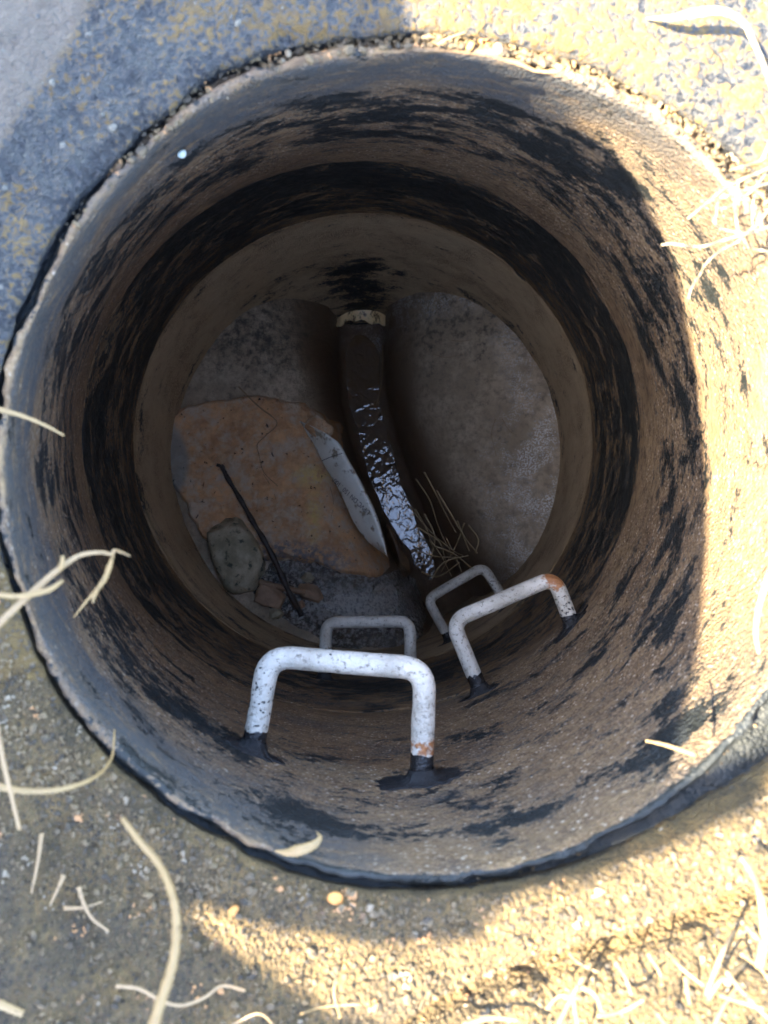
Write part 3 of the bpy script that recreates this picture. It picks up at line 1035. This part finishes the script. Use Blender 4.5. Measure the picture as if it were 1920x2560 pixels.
def sl_attrs(X, Y, sd):
    p = np.stack([X, Y, 0 * X], 1)
    c = D(790, 1300, FZ)
    return dict(pale=np.clip(smooth(-.1, .7, 1 - np.hypot((X - c.x) / .17, (Y - c.y) / .06) + .4 * fbm(p, 20, 3, seed=91)), 0, 1))


sl = patch('sludge', slw, M_SLUDGE, .008, None, .003, .02, .01, sl_attrs, .007, 90)
tag(sl, 'glossy black and grey wet sludge at the foot of the near wall', 'sludge', kind='stuff')


def rock(name, label, cat, dx, dy, sx, sy, sz, mat, seed, rot=0, z=None, sharp=.25, group=None, boxy=.6):
    c = D(dx, dy, FZ)
    zb = float(bench_z([c.x], [c.y])[0]) if z is None else z
    c = D(dx, dy, zb + .01)
    bm = bmesh.new()
    bmesh.ops.create_icosphere(bm, subdivisions=4, radius=1)
    co = np.array([v.co[:] for v in bm.verts])
    m = np.max(np.abs(co), axis=1, keepdims=True)
    co = co * (1 - boxy) + co / m * boxy * .85
    # facets: clip by random planes
    rg = np.random.default_rng(seed)
    for _ in range(12):
        nrm = rg.normal(size=3); nrm /= np.linalg.norm(nrm)
        d = rg.uniform(.68, .95)
        ex = np.maximum(co @ nrm - d, 0)
        co -= ex[:, None] * nrm * .9
    co = co * (1 + .10 * fbm(co, 1.6, 4, seed=seed))[:, None]
    co = co + .06 * fbm(co, 5, 4, rough=.6, seed=seed + 1)[:, None] * co
    co *= np.array([sx, sy, sz])
    cr, sr = math.cos(rot), math.sin(rot)
    co = np.stack([co[:, 0] * cr - co[:, 1] * sr, co[:, 0] * sr + co[:, 1] * cr, co[:, 2]], 1)
    for v, q in zip(bm.verts, co): v.co = q
    me = bpy.data.meshes.new(name); bm.to_mesh(me); bm.free()
    me.polygons.foreach_set('use_smooth', [True] * len(me.polygons))
    me.materials.append(mat)
    o = bpy.data.objects.new(name, me); COL.objects.link(o)
    o.location = (c.x, c.y, zb + sz * .55)
    tag(o, label, cat, group)
    return o


rock('rubble_stone', 'big greenish lump of rubble left of the stick against the wall', 'stone', 515, 1195, .064, .104, .05, M_ROCK, 3, math.radians(18), boxy=.35)
rock('stone', 'flat dark brown stone in the sludge left of the stick foot', 'stone', 585, 1288, .040, .028, .024, M_BRICK, 8, math.radians(-18), boxy=.75)
rock('stone', 'wedge-shaped brown stone right of the stick in the sludge', 'stone', 672, 1281, .038, .024, .024, M_BRICK, 15, math.radians(-12), boxy=.7)
rock('stone', 'small tan stone just below the wedge-shaped one', 'stone', 648, 1308, .015, .012, .012, M_BRICK, 17, .4)
rock('stone', 'small pale lump at the near wall below the flat dark stone', 'stone', 597, 1325, .020, .016, .014, M_ROCK, 23, .2)
rock('stone', 'little half-sunk dark stone above the wedge-shaped one', 'stone', 665, 1248, .016, .016, .014, M_ROCK, 27, .9)
rock('stone', 'broken orange mortar piece at the head of the plastic pipe side', 'stone', 690, 925, .040, .026, .022, M_MUD, 33, math.radians(-35), z=-1.345, boxy=.5)


def strand(name, label, cat, pts, r, mat, group=None, taper=(1, .35), flat=1.0, nseg=8, prof_r=None, smooth_n=8, leaves=None):
    path = catmull(pts, smooth_n)
    n = len(path)
    if prof_r is not None:
        rads = np.interp(np.linspace(0, 1, n), np.linspace(0, 1, len(prof_r)), prof_r)
    else:
        rads = np.linspace(taper[0], taper[1], n) * r
    rads = rads * (1 + .08 * np.sin(np.arange(n) * 1.7))
    V, F = tube_data(path, list(rads), nseg, flat)
    o = mesh_ob(name, V, F, mat)
    if label: tag(o, label, cat, group)
    return o


# the long dark stick lying over the crust and the sludge
st = [(478, 1005, .035), (490, 1030, .036), (520, 1080, .038), (548, 1130, .04), (575, 1175, .046), (600, 1225, .04), (625, 1280, .036), (652, 1330, .024)]
path = [D(x, y, FZ + z) for x, y, z in st]
stick = empty('stick', path[-1])
tag(stick, 'long dark wet stick lying across the brown crust', 'stick')
pv = catmull(path, 8)
V, F = tube_data(pv, list(np.linspace(.0052, .0075, len(pv)) * (1 + .16 * np.sin(np.arange(len(pv)) * .9))), 10)
mesh_ob('stem', V, F, M_TWIG, stick)
V, F = tube_data(catmull([D(488, 1022, FZ + .036), D(478, 1008, FZ + .04), D(468, 1004, FZ + .045)], 5), [.004] * 11, 8)
mesh_ob('fork', V, F, M_TWIG, stick)
# short brown stick under it
strand('stick', 'short brown stick wedged between the two brown stones', 'stick', [D(560, 1258, FZ + .02), D(600, 1268, FZ + .022), D(660, 1280, FZ + .03)], .008, M_BRICK, taper=(1, .9))

# rootlets on the floor
gz = lambda x, y, h=.008: D(x, y, float(bench_z(*[[c] for c in D(x, y, FZ).to_2d()])[0]) + h)


def rootlet(label, pts, r=.0011, mat=None, h=.008, name='dry_grass_stalk', cat='grass', group=None):
    return strand(name, label, cat, [gz(x, y, h) for x, y in pts], r, mat or M_HAIR, group, (1, .5), 1, 6)


rootlet('pale bent grass stem lying over the brown crust', [(515, 835), (555, 875), (598, 912), (575, 940), (556, 960), (560, 985), (570, 1020), (600, 1050)], .0017, M_STRAWB, .036)
rootlet('thin pale stem lying along the channel water', [(827, 745), (826, 800), (820, 850), (808, 890)], .0016, M_STRAWB, .012)
rootlet('thin brown stem on the right bank beside the channel bend', [(838, 840), (836, 870), (845, 900), (850, 940), (848, 980)], .0012, M_HAIR, .012)
G = 'tangled dry stems by the channel foot'
random.seed(5)
tang = [[(915, 1020), (935, 1060), (960, 1110), (985, 1150)], [(945, 1060), (975, 1110), (1000, 1160), (1015, 1190)], [(900, 1035), (930, 1080), (950, 1140), (975, 1200)],
        [(985, 1125), (1000, 1160), (1030, 1195)], [(1000, 1130), (985, 1180), (955, 1235)], [(880, 1090), (930, 1150), (980, 1190), (1000, 1200)],
        [(940, 1180), (980, 1195), (1020, 1230)], [(910, 1235), (950, 1245), (990, 1215)], [(930, 1250), (960, 1215), (1010, 1200)], [(1010, 1135), (1030, 1165), (1028, 1195)],
        [(960, 1160), (990, 1215), (1000, 1240)], [(925, 1165), (955, 1200), (975, 1245)],
        [(895, 1100), (920, 1140), (935, 1190)], [(905, 1140), (945, 1170), (960, 1210)], [(890, 1180), (930, 1200), (985, 1205)], [(915, 1110), (940, 1160), (930, 1220)]]
for q in tang:
    z0_ = random.uniform(-1.50, -1.40)
    strand('dry_grass_stalk', 'one of the dry brown stems tangled beside the lowest step iron', 'grass', [D(x + random.uniform(-3, 3), y, z0_ + random.uniform(-.02, .02)) for x, y in q], random.uniform(.0017, .0028), M_HAIR, G, (1, .5), 1, 6)
hairs = [[(935, 765), (965, 772), (1000, 765)], [(975, 735), (1000, 737), (1030, 732)], [(1070, 905), (1062, 940), (1072, 985)], [(1085, 905), (1100, 930), (1115, 940)],
         [(700, 1010), (720, 1080), (715, 1120)], [(760, 1130), (740, 1150), (742, 1190)], [(560, 1010), (590, 1060), (600, 1100)]]
hair_lab = ['fine rootlet high on the right bank, the lower of two', 'fine rootlet high on the right bank, nearest the pipe', 'curved fine rootlet in the middle of the right bank',
            'short fine rootlet right of the curved one on the right bank', 'fine rootlet over the ochre stain on the brown crust', 'fine rootlet beside the lower end of the plastic pipe side',
            'fine rootlet right of the stick on the brown crust']
for q, lb in zip(hairs, hair_lab):
    rootlet(lb, q, .0009, M_STRAWB, .026 if q[0][0] < 800 else .008, 'rootlet', 'rootlet', 'stray rootlets on the floor')

# ------------------------------------------------------------------ grit and pebbles round the rim
def grit(name, spots, mat, parent, seed, kind='stuff'):
    rg = np.random.default_rng(seed)
    bm = bmesh.new(); bmesh.ops.create_icosphere(bm, subdivisions=1, radius=1)
    bv = np.array([v.co[:] for v in bm.verts]); bf = [[v.index for v in f.verts] for f in bm.faces]
    bm.free()
    V, F = [], []
    for (x, y, z, s) in spots:
        q = bv * (1 + rg.uniform(-.28, .28, (len(bv), 1)))
        q = q * np.array([rg.uniform(.7, 1.3), rg.uniform(.7, 1.3), rg.uniform(.5, .9)]) * s
        a = rg.uniform(0, 6.28); ca, sa = math.cos(a), math.sin(a)
        q = np.stack([q[:, 0] * ca - q[:, 1] * sa, q[:, 0] * sa + q[:, 1] * ca, q[:, 2]], 1) + np.array([x, y, z])
        o = len(V) * 0 + sum(1 for _ in ()) if False else len(V)
        V.extend(q.tolist()); F.extend([[i + o for i in f] for f in bf])
    o = mesh_ob(name, V, F, mat, parent, smooth_shade=False)
    if kind: o['kind'] = kind
    return o


spots = []
rg = np.random.default_rng(4)
R0 = float(prof(0)[2])
for _ in range(1300):                                    # crumbled mortar in the joint, far side
    t = math.radians(rg.normal(78, 34))
    dg_ = math.degrees(t)
    if not 15 < dg_ < 150: continue
    e_ = float(slab_edge(np.array([t]))[0]) + .004
    ro = rg.uniform(.004, e_)
    s = rg.choice([.0011, .0016, .0022, .0032], p=[.4, .33, .2, .07])
    x, y = cx0 + (R0 + ro) * math.cos(t), cy0 + (R0 + ro) * math.sin(t)
    spots.append((x, y, -.012 + (.012 if ro < .006 else .006 * rg.random() + .004) + s * .2, s))
for _ in range(60):                                     # lower right ledge
    t = math.radians(rg.uniform(-95, -5))
    e_ = float(slab_edge(np.array([t]))[0])
    ro = rg.uniform(.006, e_)
    s = rg.choice([.0010, .0015, .0020], p=[.5, .35, .15])
    spots.append((cx0 + (R0 + ro) * math.cos(t), cy0 + (R0 + ro) * math.sin(t), -.010 if ro > .006 else 0, s))
g1 = grit('grit', spots, M_GRIT, manhole, 5)
spots = []
for _ in range(12000):                                    # sandy collar, near side
    t = math.radians(rg.uniform(-178, 10))
    ro = abs(rg.normal(0, .11))
    rr = float(np.interp(t, th, Rin)) + ro + .001
    x, y = cx0 + rr * math.cos(t), cy0 + rr * math.sin(t)
    if y < -.45 or x < -.36 or x > .36 or y > .02: continue
    s = rg.choice([.0009, .0013, .0019, .0028], p=[.55, .33, .10, .02])
    spots.append((x, y, t, s))
xs = np.array([s[0] for s in spots]); ys = np.array([s[1] for s in spots]); tt = np.arctan2(ys - cy0, xs - cx0)
ro_ = np.hypot(xs - cx0, ys - cy0) - np.interp(tt, th, Rin, period=2 * math.pi)
zs_ = top_h(tt, np.maximum(ro_, 0), xs, ys)
g2 = grit('sandy_grit', [(s[0], s[1], z + s[3] * .25, s[3]) for s, z in zip(spots, zs_)], M_GRIT, None, 6)
tag(g2, 'loose sandy grit covering the collar on the near side of the hole', 'grit', kind='stuff')


spots = []
for _ in range(420):                                     # tarred lumps standing out of the far left slab
    x, y = rg.uniform(-.30, .06), rg.uniform(.10, .42)
    rr_, t_ = math.hypot(x - cx0, y - cy0), math.atan2(y - cy0, x - cx0)
    if rr_ < float(np.interp(t_, th, Rin)) + .01: continue
    s_n = rg.choice([.0011, .0017, .0026], p=[.55, .33, .12])
    spots.append((x, y, ground_z(x, y) - s_n * .1, s_n))
g3 = grit('tarred_grit', spots, M_NOD, None, 8)
tag(g3, 'small tarred lumps standing out of the dark slab at upper left', 'grit', kind='stuff')


def on_ground(dx, dy, h=0.0):
    z = .02
    for _ in range(3):
        p = D(dx, dy, z); z = ground_z(p.x, p.y)
    return D(dx, dy, z + h)


def pebble(label, dx, dy, s, mat, seed):
    p = on_ground(dx, dy)
    bm = bmesh.new(); bmesh.ops.create_icosphere(bm, subdivisions=3, radius=1)
    co = np.array([v.co[:] for v in bm.verts])
    co = co * (1 + .22 * fbm(co, 1.4, 3, seed=seed))[:, None] * np.array([1.2, .85, .65]) * s
    for v, q in zip(bm.verts, co): v.co = q
    me = bpy.data.meshes.new('pebble'); bm.to_mesh(me); bm.free()
    me.polygons.foreach_set('use_smooth', [True] * len(me.polygons)); me.materials.append(mat)
    o = bpy.data.objects.new('pebble', me); COL.objects.link(o)
    o.location = (p.x, p.y, p.z + s * .4); o.rotation_euler = (0, 0, seed)
    tag(o, label, 'pebble')


pebble('bright orange pebble among the crumbled mortar at the top rim', 1016, 102, .0028, M_PEB, 1)
pebble('brownish pink pebble in the crumbled mortar right of the orange one', 1075, 108, .0034, M_BRICK, 2)
pebble('ochre pebble on the collar below the near rim', 725, 1938, .0040, M_PEB, 3)
pebble('small orange pebble in the sand right of the lowest blade', 505, 1965, .0030, M_PEB, 4)
pebble('pale pebble on the edge of the sunlit collar', 1432, 1800, .0030, M_CONC, 5)

# pale shell stuck to the shaft wall, upper left
p, t = wall_hit(392 * DS, 331 * DS)
bm = bmesh.new(); bmesh.ops.create_icosphere(bm, subdivisions=3, radius=1)
for v in bm.verts:
    a = math.atan2(v.co.y, v.co.x)
    k = 1 + .06 * math.sin(6 * v.co.length + 3 * a)
    v.co = (v.co.x * .0036 * k, v.co.y * .0031 * k, v.co.z * .0024)
me = bpy.data.meshes.new('snail_shell'); bm.to_mesh(me); bm.free()
me.polygons.foreach_set('use_smooth', [True] * len(me.polygons)); me.materials.append(M_SHELL)
o = bpy.data.objects.new('snail_shell', me); COL.objects.link(o)
inw = Vector((-math.cos(t), -math.sin(t), .2)).normalized()
o.location = p + inw * .001
o.rotation_euler = inw.to_track_quat('Z', 'Y').to_euler()
tag(o, 'tiny pale round snail shell on the upper left wall', 'shell')

# ------------------------------------------------------------------ dry grass
def blade(label, pts, r, mat, name='grass_blade', group=None, taper=(1, .4), flat=.45, prof_r=None, ground_rel=False):
    pp = []
    for x, y, h in pts:
        pp.append(on_ground(x, y, h) if ground_rel else D(x, y, h))
    return strand(name, label, 'grass', pp, r, mat, group, taper, flat, 8, prof_r)


blade('tall straw-coloured blade curving up from the bottom edge', [(318, 2260, .13), (345, 2170, .125), (372, 2085, .12), (381, 2010, .115), (374, 1940, .11), (345, 1870, .10), (300, 1815, .095), (264, 1768, .09)], .0023, M_STRAW, taper=(1.1, .55), flat=.6)
blade('pale blade looping from the left edge to the rim', [(-40, 1690, .07), (0, 1700, .072), (60, 1709, .07), (130, 1705, .065), (200, 1682, .05), (240, 1640, .03), (248, 1578, .012)], .0017, M_STRAW, taper=(1.2, .5), flat=.6)
blade('short dull blade crossing the looping one at the left edge', [(-10, 1560, .09), (8, 1650, .085), (25, 1720, .08), (42, 1792, .07)], .0016, M_STRAWB, taper=(.9, .7), flat=.5)
blade('single pale blade poking over the rim at the left edge', [(-30, 876, .045), (0, 885, .043), (50, 899, .04), (100, 920, .036), (139, 941, .03)], .0016, M_STRAW, taper=(1.2, .4), flat=.5)
# sprig reaching in from the left
spr = empty('dry_sprig', D(-20, 1375, .09))
tag(spr, 'dry tan sprig with hanging seed spikes reaching over the left rim', 'grass')


def spart(name, pts, prof_r, mat, bumpy=0):
    path = catmull([D(*q) for q in pts], 8)
    rads = np.interp(np.linspace(0, 1, len(path)), np.linspace(0, 1, len(prof_r)), prof_r)
    rads = rads * .72
    if bumpy: rads = rads * (1 + bumpy * np.sin(np.arange(len(path)) * 2.6))
    V, F = tube_data(path, list(rads), 8, .8)
    return mesh_ob(name, V, F, mat, spr)


spart('stem', [(-20, 1365, .09), (0, 1345, .09), (60, 1288, .088), (120, 1235, .085), (170, 1201, .08), (215, 1193, .075), (243, 1198, .07)], [.0030, .0026, .0022, .0016, .0013], M_STRAWB)
spart('tip', [(243, 1198, .07), (247, 1189, .068), (262, 1193, .064), (281, 1201, .06)], [.0013, .0015, .0006], M_STRAWB)
spart('spike', [(246, 1194, .07), (236, 1225, .062), (222, 1258, .055), (190, 1295, .048), (160, 1333, .04)], [.0008, .0022, .0020, .0012, .0005], M_STRAW, .22)
spart('spike', [(232, 1235, .06), (215, 1265, .055), (203, 1290, .05), (201, 1303, .05)], [.0006, .0017, .0015, .0006], M_STRAW, .22)
spart('side_shoot', [(128, 1230, .085), (134, 1218, .086), (136, 1200, .086)], [.0018, .0020, .0012], M_STRAW)
spart('leaf', [(-10, 1284, .10), (40, 1288, .098), (80, 1281, .095), (110, 1272, .093), (136, 1254, .09)], [.0016, .0018, .0022, .0020, .0010], M_STRAW)
# lower left, on the soil
blade('kinked grey blade on the soil at the bottom left', [(250, 2130, .012), (300, 2136, .012), (345, 2160, .014), (390, 2172, .014), (440, 2156, .012), (480, 2130, .01), (530, 2140, .008)], .0015, M_STRAWB, taper=(.8, .8), ground_rel=True)
blade('short curled grey blade on the dark soil left of the tall blade', [(170, 1915, .006), (180, 1950, .006), (200, 1985, .006), (235, 2012, .004)], .0014, M_STRAWB, taper=(1.1, .6), ground_rel=True)
blade('longer straight bit of straw at the left edge of the soil', [(90, 1800, .005), (82, 1860, .006), (68, 1930, .005)], .0016, M_STRAWB, ground_rel=True)
blade('shorter straight bit of straw right of the longer one', [(138, 1890, .005), (125, 1920, .006), (108, 1955, .005)], .0016, M_STRAWB, ground_rel=True)
blade('bit of straw lying crosswise on the dark soil', [(138, 1962, .004), (180, 1960, .005), (222, 1948, .004)], .0014, M_STRAWB, ground_rel=True)
blade('bright stub of straw in the bottom left corner', [(-20, 2160, .03), (20, 2178, .03), (50, 2190, .028)], .0026, M_STRAW, taper=(1, .8), ground_rel=True)
# top right leaf
lf = blade('bleached curling leaf with bent stalk at the upper right corner', [(1680, 230, .012), (1655, 155, .022), (1630, 95, .026), (1605, 48, .028), (1560, 24, .026), (1505, 27, .022), (1450, 38, .014), (1395, 39, .004)], .002, M_ROOT,
           prof_r=[.0016, .0018, .0020, .0022, .0034, .0040, .0024, .0007], flat=.3, ground_rel=True)
# dry sprig on the near rim, straws, crossing bits
blade('crinkled pale dry leaf lying on the near rim', [(594, 1838, .012), (618, 1842, .014), (640, 1838, .016), (662, 1832, .016), (682, 1822, .014), (692, 1808, .012), (684, 1798, .010)], .002, M_STRAW,
      prof_r=[.0006, .0022, .0034, .0030, .0024, .0012, .0005], flat=.5)
blade('thin straw lying in the crumbled mortar at the top rim', [(944, 96, .004), (970, 82, .006), (1008, 68, .005)], .0012, M_STRAW, ground_rel=True)
blade('tan straw jutting over the lower right rim', [(1395, 1600, .02), (1440, 1610, .018), (1505, 1632, .014)], .0015, M_STRAW, taper=(.4, 1))
blade('white blade at the right edge beside the sunlit wall', [(1640, 1412, .03), (1633, 1370, .034), (1640, 1310, .036), (1662, 1240, .04)], .0017, M_ROOT, taper=(.6, 1.1))
blade('yellow stalk at the lower right edge of the collar', [(1600, 1850, .02), (1625, 1890, .025), (1645, 1950, .03), (1650, 2030, .03), (1640, 2090, .02)], .0022, M_STRAW, taper=(.5, 1.2), ground_rel=True)
# bleached root tangle on the right: zoom coordinates of the photo region 1580..1920 x 350..760
roots = [
    ([(360, 1280), (470, 1265), (620, 1285), (760, 1300), (900, 1290), (1100, 1230), (1330, 1160), (1500, 1115), (1700, 1050)], .0018, 'lowest bleached strand of the root tangle, reaching farthest left'),
    ([(690, 1940), (730, 1800), (830, 1640), (880, 1540), (980, 1430), (1120, 1330), (1290, 1240), (1360, 1170)], .0012, 'tan strand dropping from the root tangle down the sunlit wall'),
    ([(680, 960), (790, 870), (920, 760), (1040, 660), (1180, 570), (1350, 480), (1500, 420), (1700, 330)], .0019, 'straight bleached strand slanting up right through the root tangle'),
    ([(1190, 375), (1330, 330), (1480, 290), (1580, 240), (1640, 120), (1690, 0)], .0022, 'uppermost thick bleached strand of the root tangle'),
    ([(1160, 640), (1060, 720), (1030, 900), (1010, 1010), (1060, 1070), (1180, 1110), (1310, 1130), (1380, 1140)], .0016, 'hooked bleached strand looping round the left of the root tangle'),
    ([(1300, 500), (1280, 660), (1255, 800), (1270, 950), (1290, 1100), (1320, 1180)], .0019, 'upright bleached strand in the middle of the root tangle'),
    ([(1560, 560), (1500, 650), (1470, 820), (1465, 960), (1480, 1080)], .0013, 'thin upright strand right of the middle one in the root tangle'),
    ([(850, 740), (980, 740), (1150, 690), (1280, 640), (1450, 590), (1700, 520)], .0015, 'nearly level bleached strand in the root tangle'),
    ([(940, 755), (1030, 820), (1130, 830), (1230, 790), (1330, 720), (1480, 600), (1640, 400)], .0014, 'sagging bleached strand bridging the root tangle'),
    ([(1350, 1200), (1400, 1270), (1480, 1320), (1580, 1345), (1700, 1370)], .0014, 'short strand leaving the root tangle at lower right'),
    ([(1380, 1150), (1500, 1050), (1600, 930), (1700, 830)], .0019, 'short strand leaving the root tangle at right')]
zk = 340 / 1659.0
for pts, r, lab in roots:
    q = []
    for i, (x, y) in enumerate(pts):
        hh = .030 + .008 * math.sin(i * 1.3 + x * .01)
        q.append(P(1580 + x * zk, 350 + y * zk, hh))
    strand('root_strand', lab, 'root', q, r * .46, M_ROOT, 'bleached roots hanging at the right', (.7, 1.1), .8, 8)
# straw litter at the bottom right
litter = [((1190, 2250), (1225, 2175), (1260, 2110), .0038), ((1255, 2250), (1243, 2190), (1238, 2140), .0030), ((1250, 2130), (1285, 2150), (1300, 2185), .0036),
          ((1290, 2195), (1345, 2185), (1390, 2160), .0030), ((1530, 2250), (1560, 2180), (1600, 2120), .0034), ((1525, 2150), (1560, 2060), (1585, 2010), .0036),
          ((1530, 2160), (1560, 2115), (1610, 2080), .0034), ((1440, 2055), (1470, 2090), (1520, 2130), .0030), ((1570, 2100), (1610, 2150), (1660, 2200), .0030),
          ((1555, 2150), (1600, 2165), (1650, 2180), .0028), ((1400, 2060), (1425, 2100), (1430, 2130), .0028), ((1150, 2240), (1090, 2235), (1000, 2230), .0034),
          ((1000, 2215), (1060, 2200), (1120, 2205), .0036), ((1600, 2060), (1640, 2090), (1670, 2130), .0026), ((1330, 2080), (1350, 2110), (1365, 2150), .0030),
          ((1480, 2110), (1485, 2140), (1490, 2170), .0032), ((1180, 2180), (1215, 2150), (1275, 2165), .0022), ((1420, 2190), (1440, 2220), (1450, 2250), .0028),
          ((905, 2215), (950, 2225), (1000, 2245), .0030), ((725, 2110), (722, 2150), (735, 2200), .0018), ((650, 2190), (700, 2175), (780, 2170), .0016),
          ((500, 2215), (560, 2190), (600, 2225), .0018), ((1230, 2060), (1250, 2080), (1290, 2100), .0020), ((1610, 2000), (1640, 2030), (1665, 2040), .0030)]
random.seed(9)
ORD = 'first second third fourth fifth sixth seventh eighth ninth tenth eleventh twelfth thirteenth fourteenth fifteenth sixteenth seventeenth eighteenth nineteenth twentieth'.split()
ORD += ['fourth from last', 'third from last', 'second from last', 'last']
litter.sort(key=lambda q: q[1][0])
for i_, (a, b, c, r) in enumerate(litter):
    blade('%s straw bit counted from the left along the bottom edge' % ORD[i_], [(a[0], a[1], .010 + random.random() * .02), (b[0], b[1], .014 + random.random() * .02), (c[0], c[1], .008 + random.random() * .02)],
          r * .36, M_STRAW if i_ % 3 else M_STRAWB, 'straw', 'straw litter at the bottom right', (1, .75), .4, None, True)
# brown silt bar in the mouth of the channel
rock('silt_bar', 'dark brown bar of silt beside the tip of the plastic pipe', 'silt', 858, 1190, .022, .085, .05, M_SILT, 44, math.radians(22), z=-1.66, boxy=.3)
